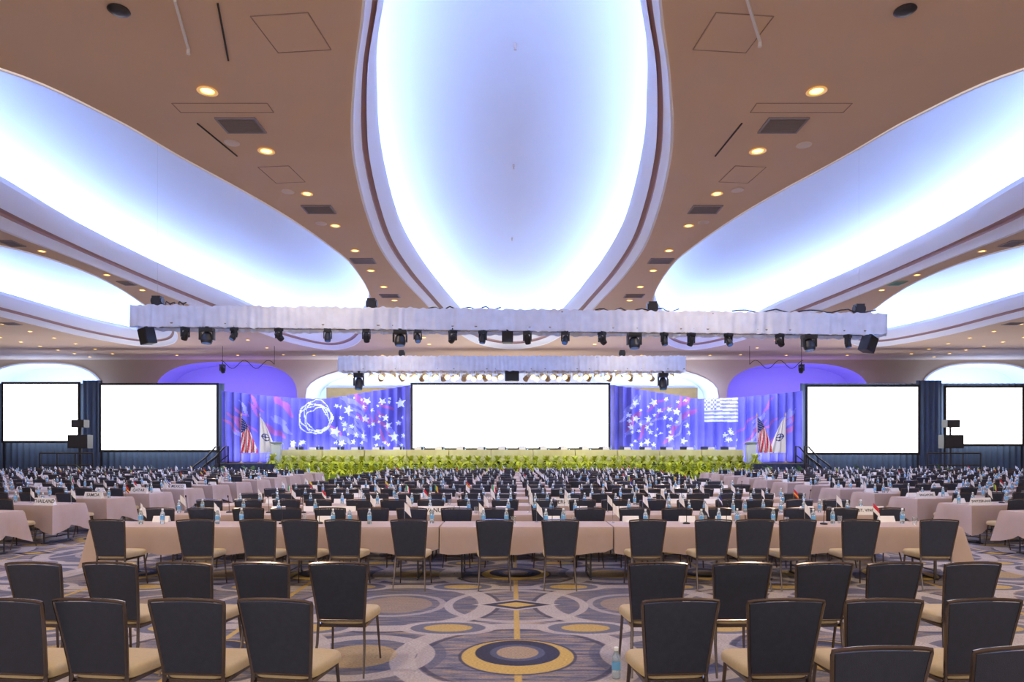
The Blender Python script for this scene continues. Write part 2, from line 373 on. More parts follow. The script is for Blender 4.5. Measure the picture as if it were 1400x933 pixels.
# ---------------------------------------------------------------- banquet chair
def back_y(z): return -.20-.09*max(0,(z-.42)/.5)**1.2
def chair_parts():
    fr=MB()
    path=[]
    for z in(.40,.5,.62,.74,.84,.898): 
        w=.188+.051*(z-.42)/.5; path.append((-w,back_y(z),z))
    for x,z in((-.236,.915),(-.20,.921),(-.12,.927),(0,.930),(.12,.927),(.20,.921),(.236,.915)): path.append((x,back_y(z),z))
    for z in(.898,.84,.74,.62,.5,.40):
        w=.188+.051*(z-.42)/.5; path.append((w,back_y(z),z))
    fr.tube(path,.0115,6)
    fr.box((0,.01,.395),(.40,.40,.025))
    fr.cyl((-.2,back_y(.45),.445),(.2,back_y(.45),.445),.01,n=6)
    pad=MB()
    rows=9;cols=8
    def g(side):
        L=[]
        for i in range(rows):
            t=i/(rows-1); row=[]
            for j in range(cols+1):
                u=-1+2*j/cols
                zt=.914-.010*u*u; z=.452+(zt-.452)*t
                w=.179+.049*(z-.42)/.5
                bul=(1-u**6)*(1-(2*t-1)**6)
                row.append((u*w,back_y(z)+side*(.006+(.005 if side<0 else .018)*bul),z))
            L.append(row)
        return L
    for sd in(-1,1): pad.loops(g(sd),0,False,False,False)
    A=g(-1);B=g(1)
    edgeA=A[0]+[r[-1] for r in A[1:]]+A[-1][::-1][1:]+[r[0] for r in A[::-1]][1:-1]
    edgeB=B[0]+[r[-1] for r in B[1:]]+B[-1][::-1][1:]+[r[0] for r in B[::-1]][1:-1]
    pad.loops([edgeA,edgeB],0,False,False)
    st=MB()
    def rr(s,z):
        pts=[]
        for k in range(24):
            t=2*math.pi*k/24; c_,s_=math.cos(t),math.sin(t)
            x=math.copysign(abs(c_)**.35,c_);y=math.copysign(abs(s_)**.35,s_)
            w=.22+.022*y
            pts.append((x*w*s,.03+y*.228*s,z))
        return pts
    st.loops([rr(.93,.405),rr(.99,.415),rr(1.0,.44),rr(.98,.462),rr(.92,.478),rr(.75,.487),rr(.4,.49)],0,True,True)
    legs=[]
    for s in(-1,1):
        l=MB(); l.tube([(s*.19,back_y(.45),.43),(s*.196,-.215,.25),(s*.212,-.30,.0)],[.0125,.012,.009],6); legs.append(l)
        l=MB(); l.tube([(s*.195,.20,.40),(s*.215,.245,.0)],[.0135,.009],6)
        legs.append(l)
    return fr,pad,st,legs
fr,pad,st,legs=chair_parts()
whole=MB()
whole.merge(fr,mo=[0]);whole.merge(pad,mo=[1]);whole.merge(st,mo=[2])
for l in legs: whole.merge(l,mo=[0])
chair_me=whole.mesh('banquet_chair',['frame','navy','seat'],True)
parts_chair=[('backrest',pad.mesh('backrest',['navy'],True),'dark navy padded backrest'),('seat',st.mesh('seat',['seat'],True),'gold-beige upholstered seat cushion'),('chair_frame',fr.mesh('chair_frame',['frame'],True),'dark bronze metal frame')]+[('leg',l.mesh('leg',['frame'],True)) for l in legs]
CL='dark navy banquet chair with gold-beige seat'
def near_chair(x,y,a=0,label=None,group='front rows of banquet chairs'):
    thing('banquet_chair',parts_chair,(x,y,0),(0,0,a),category='chair',label=label or CL+' and bronze metal frame',group=group)
for d,xs in((4.19,[-3.06,-2.55,-1.97,-1.41,1.01,1.66,2.27,2.87,3.5]),(5.53,[-3.84,-3.21,-2.61,-2.0,-1.39,1.17,1.85,2.50,3.06,3.70]),(3.18,[1.70,2.32])):
    for x in xs: near_chair(x,d+.27,(-.09 if x<0 else .07)+random.uniform(-.06,.06),CL+' in an empty audience row')

# ---------------------------------------------------------------- tables and seating
def table_mb(eL,eR,L=2.42,W=.76):
    t=MB(); hx,hy=L/2,W/2
    per=[];n1=20;n2=8
    for i in range(n1): per.append((-hx+L*i/n1,-hy,0,-1,'f'))
    for i in range(n2): per.append((hx,-hy+W*i/n2,1,0,'r'))
    for i in range(n1): per.append((hx-L*i/n1,hy,0,1,'b'))
    for i in range(n2): per.append((-hx,hy-W*i/n2,-1,0,'l'))
    R=[]
    for q in(0,.06,.35,.7,1.0):
        row=[]
        for i,(x,y,nx,ny,sd) in enumerate(per):
            dl=min(math.hypot(x-hx,abs(y)-hy) if eR else 9,math.hypot(x+hx,abs(y)-hy) if eL else 9)
            cf=max(0,1-dl/.45)
            drop=.36+.20*cf+.02*math.sin(i*.9)
            fl=.012+q*(.03+.022*math.sin(i*1.7)+.07*cf)
            if (sd=='r' and not eR) or (sd=='l' and not eL): fx=.004;drop=.3
            else: fx=fl
            ox=nx*fx; oy=ny*fl
            if cf>0.99: ox=math.copysign(fl,x);oy=math.copysign(fl,y)
            if q==0: ox=oy=0
            row.append((x+ox,y+oy,.752-drop*q if q else .755))
        R.append(row)
    cl=MB(); cl.loops(R[::-1],0,False,True)
    top=MB(); top.box((0,0,.735),(L-.02,W-.02,.03))
    lg=[]
    for sx in(-1,1):
        l=MB(); x=sx*(hx-.3)
        for sy in(-1,1): l.cyl((x,sy*.28,.0),(x,sy*.28,.72),.014,n=6)
        l.cyl((x,-.28,.12),(x,.28,.12),.01,n=6); l.cyl((x,-.34,.012),(x,.34,.012),.012,n=6); lg.append(l)
    w=MB(); w.merge(cl,mo=[0]);w.merge(top,mo=[1])
    for l in lg: w.merge(l,mo=[2])
    k='conference_table'
    return (w.mesh(k,['cloth','ply','steel'],True),[('tablecloth',cl.mesh('tablecloth',['cloth'],True),'dusty rose draped tablecloth'),('tabletop',top.mesh('tabletop',['ply'])),]+[('leg',l.mesh('leg',['steel']),'folding steel leg frame') for l in lg])
TM={(a,c_):table_mb(a,c_) for a in(0,1) for c_ in(0,1)}
bt=MB(); bt.lathe([(.028,0),(.032,.01),(.032,.06),(.030,.065),(.030,.125),(.032,.13),(.030,.155),(.018,.185),(.013,.195),(.013,.205)],10,0)
bt.lathe([(.0325,.066),(.0325,.124)],10,1); bt.lathe([(.0155,.2),(.0155,.222),(.013,.225)],10,2)
bottle_me=bt.mesh('water_bottle',['bottle','label','cap'],True)
gl=MB(); gl.lathe([(.028,0),(.034,.11),(.032,.11),(.026,.01)],10,0); glass_me=gl.mesh('drinking_glass',['glass'],True)
def card_mb(w=.26,h=.10):
    c=MB(); c.add([(-w/2,-.045,0),(w/2,-.045,0),(w/2,0,h),(-w/2,0,h),(w/2,.045,0),(-w/2,.045,0)],[(0,1,2,3),(3,2,4,5),(0,3,5),(1,4,2)]); return c
card_me=card_mb(.24,.09).mesh('name_card',['card'])
def miniflag(cols,pat):
    f=MB(); f.lathe([(.03,0),(.03,.008),(.008,.015)],8,0); f.cyl((0,0,.01),(0,0,.30),.003,n=5,mi=0)
    n=6
    for i in range(n):
        for j in range(4):
            def P(i,j):
                u=i/n;v=j/4
                return (.003+u*.10*(.75+.25*v)+0,.014*math.sin(u*7+v*2)*u,.295-v*.12-u*.08-.03*u*v)
            k=1+(0 if pat=='p' else (i*len(cols)//n if pat=='v' else min(j*len(cols)//4,len(cols)-1)))
            f.add([P(i,j),P(i+1,j),P(i+1,j+1),P(i,j+1)],[(0,1,2,3)],k)
    return f.mesh('desk_flag',['chrome']+cols,True)
_wf=miniflag(['white'],'p')
flags=[('white',_wf)]*20+[('red and white',miniflag(['red','white'],'h')),('green and yellow',miniflag(['fgrn','fyel','red'],'v')),('blue and white',miniflag(['fblue','white','fblue'],'h')),('red',miniflag(['red','fyel','red'],'h')),('green, white and red',miniflag(['fgrn','white','red'],'v')),('yellow, blue and red',miniflag(['fyel','fblue','red'],'h'))]
mc=MB(); mc.lathe([(.055,0),(.05,.02),(.02,.028)],10); mc.tube([(0,0,.02),(0,-.01,.15),(0,-.05,.27)],.005,5); mc.cyl((0,-.05,.265),(0,-.062,.30),.012,n=8)
mic_me=mc.mesh('desk_microphone',['black'],True)

chairs=[];bottles=[];glasses=[];cards=[];fl_=[];mics=[];tables=[]
row1=[-5.24,-4.13,-3.29,-2.74,-2.18,-1.33,-.24,.64,1.76,2.61,3.16,3.71,4.55,5.57]
def seat_items(px,py,a,r,n_,seed):
    rg=random.Random(seed)
    def at(t,v): return (px+r[0]*t+n_[0]*v,py+r[1]*t+n_[1]*v)
    if rg.random()<.9: x,y=at(rg.uniform(.10,.17),rg.uniform(-.1,.15)); bottles.append((x,y))
    if rg.random()<.45: x,y=at(rg.uniform(-.18,-.12),rg.uniform(-.1,.1)); bottles.append((x,y))
    if rg.random()<.6: x,y=at(rg.uniform(.22,.27),rg.uniform(-.15,.2)); glasses.append((x,y))
    if rg.random()<.45: x,y=at(rg.uniform(-.05,.05),.28); cards.append((x,y,a,None))
    if rg.random()<.6: x,y=at(rg.uniform(-.30,-.24),rg.uniform(.05,.25)); fl_.append((x,y,a+rg.uniform(-.6,.6)))
    if rg.random()<.35: x,y=at(rg.uniform(-.09,-.03),rg.uniform(-.05,.05)); mics.append((x,y,a))
for k in range(14):
    yc=9.93+1.75*k
    for i in range(5):
        tables.append((.2+(i-2)*2.44,yc,0,1 if i==0 else 0,1 if i==4 else 0))
    if k==0: xs=row1
    else:
        gp=random.uniform(-.06,.06)
        xs=[-.16+gp-.66*i+random.uniform(-.06,.06)*(i>0) for i in range(9)]+[.58+gp+.66*i+random.uniform(-.06,.06)*(i>0) for i in range(9)]
    for j,x in enumerate(xs):
        chairs.append((x,yc-.81+.03,random.uniform(-.08,.08)))
        seat_items(x,yc,0,(1,0),(0,1),k*100+j)
A=math.radians(12)
for s in(-1,1):
    r=(s*math.cos(A),math.sin(A)); n_=(-s*math.sin(A),math.cos(A)); rot=s*A
    for k in range(12):
        x0,y0=s*8.75,11.75+1.75*k
        for i in range(8):
            cx,cy=x0+r[0]*(1.22+2.44*i),y0+r[1]*(1.22+2.44*i)
            ix,iy=x0+r[0]*2.44*i,y0+r[1]*2.44*i
            if abs(ix)>.77*iy+.4 or abs(cx)>31 or cy>34.2: break
            tables.append((cx,cy,rot,1 if (i==0 and s>0) else 0,1 if (i==0 and s<0) else 0))
            for j in range(3):
                t=-.8+.8*j+random.uniform(-.08,.08)
                px,py=cx+r[0]*t,cy+r[1]*t
                if abs(px)>.77*py: continue
                chairs.append((px-n_[0]*.80,py-n_[1]*.80,rot+random.uniform(-.06,.06)))
                seat_items(px,py,rot,r,n_,5000+s*2000+k*100+i*10+j)
D=lambda p:math.hypot(p[0],p[1])
chairs.sort(key=D)
for i,(x,y,a) in enumerate(chairs):
    if i<26: near_chair(x,y,a,CL+' facing a draped conference table','banquet chairs at the conference tables')
    elif i<268: ob('banquet_chair',chair_me,(x,y,0),(0,0,a),category='chair',label=CL+' at a draped table',group='banquet chairs at the conference tables')
b=MB()
for x,y,a in chairs[268:]: b.merge(whole,Matrix.Translation((x,y,0))@rotz(a))
ob('banquet_chairs',b.mesh('banquet_chairs',['frame','navy','seat'],True),kind='stuff',category='chairs',label='distant mass of dark navy banquet chairs at draped tables')
tables.sort(key=D)
for i,(x,y,a,eL,eR) in enumerate(tables):
    w,p=TM[(eL,eR)]
    pr=dict(category='table',label='long conference table with dusty rose tablecloth',group='draped conference tables')
    if i<14: thing('conference_table',p,(x,y,0),(0,0,a),**pr)
    else: ob('conference_table',w,(x,y,0),(0,0,a),**pr)
TZ=.756
def scatter(lst,name,me_of,lab,cat,grp,limit):
    lst.sort(key=D)
    for i,t in enumerate(lst[:limit]):
        me,l=me_of(i,t); ob(name,me,(t[0],t[1],TZ),(0,0,t[2] if len(t)>2 else 0),category=cat,label=l,group=grp)
    if len(lst)>limit:
        b=MB(); ml=[]
        for i,t in enumerate(lst[limit:]):
            me,_=me_of(i,t); Mx=Matrix.Translation((t[0],t[1],TZ))@rotz(t[2] if len(t)>2 else 0)
            o=len(b.v); b.v+=[tuple(Mx@v.co) for v in me.vertices]
            for p in me.polygons:
                mm=me.materials[p.material_index]
                if mm not in ml: ml.append(mm)
                b.f.append(tuple(q+o for q in p.vertices)); b.m.append(ml.index(mm))
        ob(name+'s',b.mesh(name+'s',ml,True),kind='stuff',category=cat+'s',label='distant mass of '+lab)
scatter(bottles,'water_bottle',lambda i,t:(bottle_me,'clear plastic water bottle with blue label on tablecloth'),'water bottles on draped tables','bottle','water bottles on the conference tables',300)
scatter(glasses,'drinking_glass',lambda i,t:(glass_me,'clear empty drinking glass on tablecloth'),'drinking glasses on draped tables','glass','drinking glasses on the conference tables',300)
FS=random.Random(3); fidx=[FS.randrange(len(flags)) for _ in range(900)]
scatter(fl_,'desk_flag',lambda i,t:(flags[fidx[i]][1],'small %s desk flag on a thin pole'%flags[fidx[i]][0]),'small desk flags on draped tables','desk flag','small desk flags on the conference tables',300)
scatter(mics,'desk_microphone',lambda i,t:(mic_me,'black gooseneck desk microphone on tablecloth'),'desk microphones on draped tables','microphone','desk microphones on the conference tables',300)
def text_me(s,size):
    cu=bpy.data.curves.new('t','FONT'); cu.body=s; cu.size=size; cu.align_x='CENTER'; cu.align_y='CENTER'; cu.extrude=.0005; cu.offset=.0012
    o=bpy.data.objects.new('t',cu); COL.objects.link(o); dg=bpy.context.evaluated_depsgraph_get()
    me=bpy.data.meshes.new_from_object(o.evaluated_get(dg)); bpy.data.objects.remove(o); me.materials.clear(); me.materials.append(M['ink']); return me
named=[('URUGUAY',-3.0,11.36,0),('VANUATU',-1.2,11.36,0),('BERMUDA',1.05,13.12,0),('THAILAND',-9.1,13.3,-1),('SAMOA',-9.25,15.1,-1),('QATAR',-9.2,16.85,-1),('MEXICO',-9.1,18.6,-1),('SWITZERLAND',9.15,13.33,1),('SINGAPORE',9.15,15.1,1),('ST. VINCENT',5.95,11.36,0)]
big_me=card_mb(.46,.14).mesh('name_card',['card'])
used=[]
for s,x,y,sd in named:
    e=thing('name_card',[('card',big_me)],(x,y,TZ),(0,0,sd*A),category='name card',label='folded white country name card reading '+s,group='country name cards')
    t=ob('lettering',text_me(s,.10 if len(s)<9 else .068),(0,-.0235,.072),(math.radians(90-17.8),0,0),parent=e)
    used.append((x,y))
cards=[c for c in cards if all(math.hypot(c[0]-u[0],c[1]-u[1])>.4 for u in used)]
scatter([c[:3] for c in cards],'name_card',lambda i,t:(card_me,'small folded white name card on tablecloth'),'white name cards on draped tables','name card','small name cards on the conference tables',280)
bp=MB(); bp.lathe([(.028,0),(.032,.01),(.032,.06),(.030,.065),(.030,.125),(.032,.13),(.030,.155),(.018,.185),(.013,.195),(.013,.205)],14,0)
bl=MB(); bl.lathe([(.0325,.066),(.0325,.124)],14); bc=MB(); bc.lathe([(.0155,.2),(.0155,.222),(.013,.225)],14)
thing('water_bottle',[('bottle_body',bp.mesh('bottle_body',['bottle'],True)),('bottle_label',bl.mesh('bottle_label',['label'],True)),('bottle_cap',bc.mesh('bottle_cap',['cap'],True))],(.84,5.5,0),sc=1.12,category='bottle',label='clear plastic water bottle standing on the carpet')

# ---------------------------------------------------------------- stage
b=MB(); b.box((0,40.5,1.03),(31,8,.04)); dk_=b.mesh('stage_deck',['deck'])
b=MB()
def folds(b,x0,x1,y,z0,ztop,lam=.35,amp=.05,mi=0,step=.05,ny=1):
    n=int((x1-x0)/step)
    L=[]
    for j in range(ny+1):
        L.append([(x0+(x1-x0)*i/n,y+amp*math.sin(2*math.pi*(x0+(x1-x0)*i/n)/lam)*(1-.3*j/ny),z0+((ztop(x0+(x1-x0)*i/n) if callable(ztop) else ztop)-z0)*j/ny) for i in range(n+1)])
    b.loops(L,mi,False,False,False)
folds(b,-15.5,15.5,36.46,0,1.03,.3,.03)
b.box((0,40.5,.5),(30.9,7.8,1.0))
sk_=b.mesh('stage_skirt',['skirt'])
thing('stage_platform',[('stage_deck',dk_),('stage_skirt',sk_,'dark navy pleated stage skirt')],category='stage',label='raised stage platform with dark deck and pleated navy skirt')
SZ=1.05
b=MB(); b.box((0,35.95,.25),(25.4,.6,.5)); b.box((0,36.3,.5),(25.2,.12,1.0)); ob('planter_riser',b.mesh('planter_riser',['moss']),category='riser',label='low mossy green planter riser carrying ferns along the stage')
def fern(mats,seed,nf=72,R=.48,Hh=.42,droop=.5,lw=.06):
    rg=random.Random(seed); f=MB()
    f.lathe([(.10,0),(.13,.16),(.12,.16),(.11,.14)],10,1)
    for i in range(nf):
        a=2*math.pi*i/nf*1.0+rg.uniform(-.2,.2); el=rg.uniform(.0,1.0); Lr=R*rg.uniform(.75,1.1)
        pts=[]
        for k in range(9):
            t=k/8; r_=Lr*t*(.55+.45*(1-el)); z=.14+Hh*el*1.9*t*(1-.45*t)-droop*(1-el)*t*t*.9
            pts.append(Vector((math.cos(a)*r_,math.sin(a)*r_,z)))
        side=Vector((-math.sin(a),math.cos(a),0))
        for k in range(8):
            p=pts[k];q=pts[k+1];w=lw*math.sin(math.pi*(k+.8)/9)+.015
            for s in(-1,1):
                tip=(p+q)/2+(q-p)*.5+side*s*w+Vector((0,0,-.012))
                f.add([p,p.lerp(q,.95),tip],[(0,1,2)],0)
        f.tube([pts[0],pts[4],pts[8]],.003,3,0)
    return f.mesh('fern',mats)
ferns=[fern(['green','pot'],i) for i in range(4)]
for i in range(48):
    x=-12.3+24.6*i/47
    ob('fern',ferns[i%4],(x,36.9,SZ),(0,0,i*1.3),sc=(1,1,.8),category='plant',label='lush yellow-green fern lit along the stage edge',group='ferns along the stage edge')
    ob('fern',ferns[(i+2)%4],(x+.15,35.93,.5),(0,0,i*2.1),sc=(1.0,.8,1.15),category='plant',label='lush yellow-green fern below the stage edge',group='ferns below the stage edge')
pl=[fern(['green2','pot'],20+i,34,.6,.55,.3,.10) for i in range(2)]
for x,y,z in((-15.2,35.6,0),(-13.6,35.6,0),(15.2,35.6,0),(13.6,35.6,0),(-22.3,35.8,0),(22.6,35.8,0),(-18.2,35.4,0),(18.2,35.6,0)):
    ob('potted_fern',pl[int(abs(x))%2],(x,y,z),sc=1.45,category='plant',label='dark green leafy plant in a black pot',group='potted plants beside the stage')
def ht():
    t=MB(); L,W=2.30,.76
    per=[]
    for i in range(30): per.append((-L/2+L*i/30,-W/2,0,-1))
    for i in range(10): per.append((L/2,-W/2+W*i/10,1,0))
    for i in range(30): per.append((L/2-L*i/30,W/2,0,1))
    for i in range(10): per.append((-L/2,W/2-W*i/10,-1,0))
    R=[[(x+nx*o*(1+.6*math.sin(i*1.57)),y+ny*o*(1+.6*math.sin(i*1.57)),z) for i,(x,y,nx,ny) in enumerate(per)] for o,z in((.02,.0),(.012,.4),(.004,.745),(0,.752))]
    t.loops(R,0,False,True); return t.mesh('head_table',['yellow'],True)
htm=ht()
for i in range(11):
    x=-11.8+2.36*i
    ob('head_table',htm,(x,38.6,SZ),category='table',label='stage head table with floor-length ivory cloth',group='head tables on the stage')
    for j in(-1,1):
        xx=x+j*.58
        ob('banquet_chair',chair_me,(xx,39.5,SZ),(0,0,math.pi),category='chair',label='banquet chair behind the ivory head table',group='banquet chairs at the head table')
        ob('name_card',card_me,(xx,38.42,SZ+.752),sc=1.5,category='name card',label='white folded name card on ivory cloth',group='name cards on the head table')
        ob('water_bottle',bottle_me,(xx+.3,38.6,SZ+.752),category='bottle',label='water bottle on the ivory head table',group='water bottles on the head table')
def lectern():
    b=MB(); b.box((0,0,.02),(.6,.45,.04)); base=b.mesh('base',['acryl'])
    b=MB(); b.loops([[(-.2,-.14,.04),(.2,-.14,.04),(.2,.14,.04),(-.2,.14,.04)],[(-.26,-.16,1.0),(.26,-.16,1.0),(.26,.16,1.12),(-.26,.16,1.0)]]); col=b.mesh('column',['acryl'])
    b=MB(); b.box((0,0,1.12),(.65,.45,.03),0,Matrix.Rotation(-.25,3,'X')); top=b.mesh('reading_top',['acryl'])
    b=MB(); b.tube([(0,.0,1.12),(0,.05,1.35),(0,.12,1.45)],.008,5); mi=b.mesh('microphone',['black'])
    return [('base',base),('column',col),('reading_top',top),('microphone',mi)]
lp_=lectern()
for x in(-13.0,13.2):
    thing('lectern',lp_,(x,37.7,SZ),category='lectern',label='frosted pale acrylic lectern with slanted top on the stage')
    ob('potted_fern',ferns[1],(x,37.0,SZ),sc=1.0,category='plant',label='bright green fern at the foot of the lectern')
def flag_cloth(kind,sgn):
    """flag gathered at the top of its pole and falling in deep folds"""
    f=MB(); nq,nc=56,40
    def P(q,c):
        x=sgn*(.02+c*(.16+.78*q**.8)); z=2.62-2.05*q-.22*c*(1-q); y=-.02-.09*math.sin(c*15+q*1.5)*min(1,.2+q)
        return (x,y,z)
    for i in range(nq):
        for j in range(nc):
            q=(i+.5)/nq;c=(j+.5)/nc
            if kind=='us':
                if q+.25*c<.46: k=1 if (i%4==1 and (j+(i//4%2)*2)%5<2) else 2
                else: k=0 if int((c*1.0+q*.55)*11)%2==0 else 1
            else:
                dx=(c-.5)*(.16+.78*q);dy=(q-.55)*2.05; rr_=math.hypot(dx,dy)
                k=2 if (.17<rr_<.215 or rr_<.05 or (rr_<.17 and (abs(dx)<.022 or abs(dy)<.022))) else 1
            f.add([P(i/nq,j/nc),P(i/nq,(j+1)/nc),P((i+1)/nq,(j+1)/nc),P((i+1)/nq,j/nc)],[(0,1,2,3)],k)
    return f.mesh('flag_cloth',['red','white','fblue'],True)
b=MB(); b.lathe([(.16,0),(.16,.03),(.05,.06),(.03,.1)],14); b.cyl((0,0,.08),(0,0,2.65),.018,n=8); b.lathe([(.0,2.6),(.045,2.68),(.03,2.76),(.0,2.85)],8); fp=b.mesh('flag_pole',['brass'],True)
for x,kd,s in((-15.2,'us',1),(-14.15,'un',1),(13.75,'us',1),(15.35,'un',-1)):
    thing('standing_flag',[('flag_pole',fp,'gold flag pole with stand'),('flag_cloth',flag_cloth(kd,s))],(x,38.3,SZ),category='flag',
      label='stars and stripes flag draped on a gold pole' if kd=='us' else 'white flag with blue round emblem on gold pole')
def stairs():
    st_=[]
    b=MB()
    for i in range(5): b.box((0,i*.28,.21*(i+1)/2),(1.1,.28,.21*(i+1)))
    st_.append(('steps',b.mesh('steps',['deck'])))
    for s in(-1,1):
        b=MB(); b.tube([(s*.58,-.2,0),(s*.58,-.2,.85),(s*.58,-.1,.95),(s*.58,.5,1.4),(s*.58,1.0,1.95),(s*.58,1.2,2.0),(s*.58,1.2,.5)],.045,6)
        b.tube([(s*.58,-.18,.5),(s*.58,.5,.95),(s*.58,1.2,1.5)],.03,6); b.cyl((s*.58,.5,.4),(s*.58,.5,1.4),.03,n=6)
        st_.append(('handrail',b.mesh('handrail',['black'],True)))
    return st_
sp_=stairs()
thing('stage_stairs',sp_,(-16.95,37.3,0),(0,0,-math.pi/2),category='stairs',label='black stage steps with curved black handrails')
thing('stage_stairs',sp_,(16.95,37.3,0),(0,0,math.pi/2),category='stairs',label='black stage steps with curved black handrails')

# drapes
def star_in(x,z,cx,cz,r,rot):
    dx,dz=x-cx,z-cz; rr_=math.hypot(dx,dz)
    if rr_>r: return False
    a=(math.atan2(dz,dx)-rot)%(2*math.pi/5); a=abs(a-math.pi/5)
    ri=.42
    x1,y1=ri*r,0; x2,y2=r*math.cos(math.pi/5),r*math.sin(math.pi/5)
    px,py=rr_*math.cos(a),rr_*math.sin(a)
    return (x2-x1)*(py-y1)-(y2-y1)*(px-x1)>0
def drape(x0,x1,topf,side):
    rg=random.Random(11 if side<0 else 23)
    stars=[]
    zone=(-11.0,-6.7) if side<0 else (7.2,11.0)
    tries=0
    while len(stars)<42 and tries<4000:
        tries+=1
        c_=(rg.uniform(*zone),rg.uniform(2.0,5.0),rg.choice((.13,.16,.2,.27,.36)),rg.uniform(0,6))
        if all(math.hypot(c_[0]-q[0],c_[1]-q[1])>(c_[2]+q[2])*.88 for q in stars): stars.append(c_)
    if side>0:
        for i in range(7): stars.append((rg.uniform(12,14.2),rg.uniform(2.2,3.0),rg.uniform(.12,.2),rg.uniform(0,6)))
    else:
        for i in range(4): stars.append((rg.uniform(-13.6,-12.6),rg.uniform(1.9,2.4),rg.uniform(.12,.2),rg.uniform(0,6)))
    rings=[(-12.1+rg.uniform(-.2,.2),3.75+rg.uniform(-.15,.15),.92+rg.uniform(-.2,.2),rg.uniform(-.22,.22),rg.uniform(0,6),0) for _ in range(5)] if side<0 else []
    streaks=[]
    for i in range(30):
        if i<14: cx=rg.uniform(-17.3,-13.6) if side<0 else rg.uniform(14.5,17.6)
        else: cx=rg.uniform(zone[0],zone[1])
        streaks.append((cx,rg.uniform(2.4,4.9),rg.uniform(.4,1.1),rg.uniform(.06,.2),rg.uniform(.5,1.1)*(1 if side<0 else -1)*-1,rg.random()<.65,rg.uniform(0,6)))
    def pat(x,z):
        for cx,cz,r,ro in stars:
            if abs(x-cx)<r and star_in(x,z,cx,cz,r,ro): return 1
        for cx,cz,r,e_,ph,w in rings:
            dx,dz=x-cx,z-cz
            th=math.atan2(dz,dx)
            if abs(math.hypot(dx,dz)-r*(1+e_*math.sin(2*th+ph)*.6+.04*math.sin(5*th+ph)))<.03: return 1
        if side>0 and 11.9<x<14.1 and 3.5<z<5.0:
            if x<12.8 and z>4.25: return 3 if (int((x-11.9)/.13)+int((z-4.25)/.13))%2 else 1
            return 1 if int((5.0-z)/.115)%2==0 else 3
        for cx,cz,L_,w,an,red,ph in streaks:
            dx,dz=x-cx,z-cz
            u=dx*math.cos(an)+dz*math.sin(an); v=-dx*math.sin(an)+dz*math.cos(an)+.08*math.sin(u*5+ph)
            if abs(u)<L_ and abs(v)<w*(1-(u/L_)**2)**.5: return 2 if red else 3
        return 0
    b=MB(); nx=int((x1-x0)/.045); nz=90
    z0=SZ
    def P(i,j):
        x=x0+(x1-x0)*i/nx; zt=topf(x)
        z=z0+(zt-z0)*j/nz
        return (x,42.3+.13*math.sin(2*math.pi*x/.50)+.05*math.sin(x*9.1)+.08*math.sin(x*2.3),z)
    vs=[P(i,j) for i in range(nx+1) for j in range(nz+1)]
    b.v=vs
    for i in range(nx):
        for j in range(nz):
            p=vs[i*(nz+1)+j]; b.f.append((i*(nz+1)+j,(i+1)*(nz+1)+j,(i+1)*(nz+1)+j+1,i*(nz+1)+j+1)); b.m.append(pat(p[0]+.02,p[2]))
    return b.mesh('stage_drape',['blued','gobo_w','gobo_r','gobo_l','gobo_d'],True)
topL=lambda x: 5.45-.5*math.sin(min(1,max(0,(x+18)/6.5))*math.pi/2) if x<-11.5 else 4.95+.85*((x+11.5)/5.2)
topR=lambda x: topL(-x)
ob('stage_drape',drape(-18,-6.3,topL,-1),category='curtain',label='blue violet stage drape with painted-in projected stars and circle scribble')
ob('stage_drape',drape(6.1,18.05,topR,1),category='curtain',label='blue violet stage drape with painted-in projected stars and striped flag')
for x0,x1 in((-33.5,-18.0),(18.05,33.5)):
    b=MB(); folds(b,x0,x1,42.75,0,5.95,.38,.07,0,.045,2)
    ob('masking_drape',b.mesh('masking_drape',['drape'],True),category='curtain',label='dark slate blue pleated masking drape behind screens')
for x0,x1 in((-26.55,-25.3),(25.0,26.55)):
    b=MB(); folds(b,x0,x1,42.2,0,6.08,.3,.06,0,.03,2)
    ob('masking_drape',b.mesh('masking_drape',['drape'],True),category='curtain',label='narrow dark slate drape between two projection screens')
def screen(x0,x1,z0,z1,y,foot):
    w=x1-x0;h=z1-z0
    b=MB(); b.box((0,0,z0+h/2),(w,.03,h)); s=b.mesh('screen_surface',['screen'])
    b=MB(); t=.14
    b.box((-w/2-t/2,.02,z0+h/2),(t,.08,h+2*t)); b.box((w/2+t/2,.02,z0+h/2),(t,.08,h+2*t)); b.box((0,.02,z0-t/2),(w,.08,t)); b.box((0,.02,z1+t/2),(w,.08,t))
    f=b.mesh('screen_frame',['black'])
    ps=[('screen_surface',s,'blank glowing white projection surface'),('screen_frame',f,'black screen frame')]
    for sx in(-1,1):
        b=MB(); b.box((sx*(w/2+.05),.08,(z0+foot)/2),(.08,.06,z0-foot)); b.box((sx*(w/2+.05),.0,foot+.02),(.08,.6,.04)); ps.append(('leg',b.mesh('leg',['black'])))
    thing('projection_screen',ps,((x0+x1)/2,y,0),category='screen',label='wide blank white projection screen in black frame' if w>10 else 'blank white projection screen in black frame before dark drapes')
screen(-6.1,5.9,1.9,5.77,42.0,SZ)
screen(-25.2,-18.15,1.78,5.75,41.9,0)
screen(-31.2,-26.65,2.35,5.82,41.9,0)
screen(18.15,24.9,1.62,5.65,41.9,0)
screen(26.65,31.3,2.15,5.6,41.9,0)

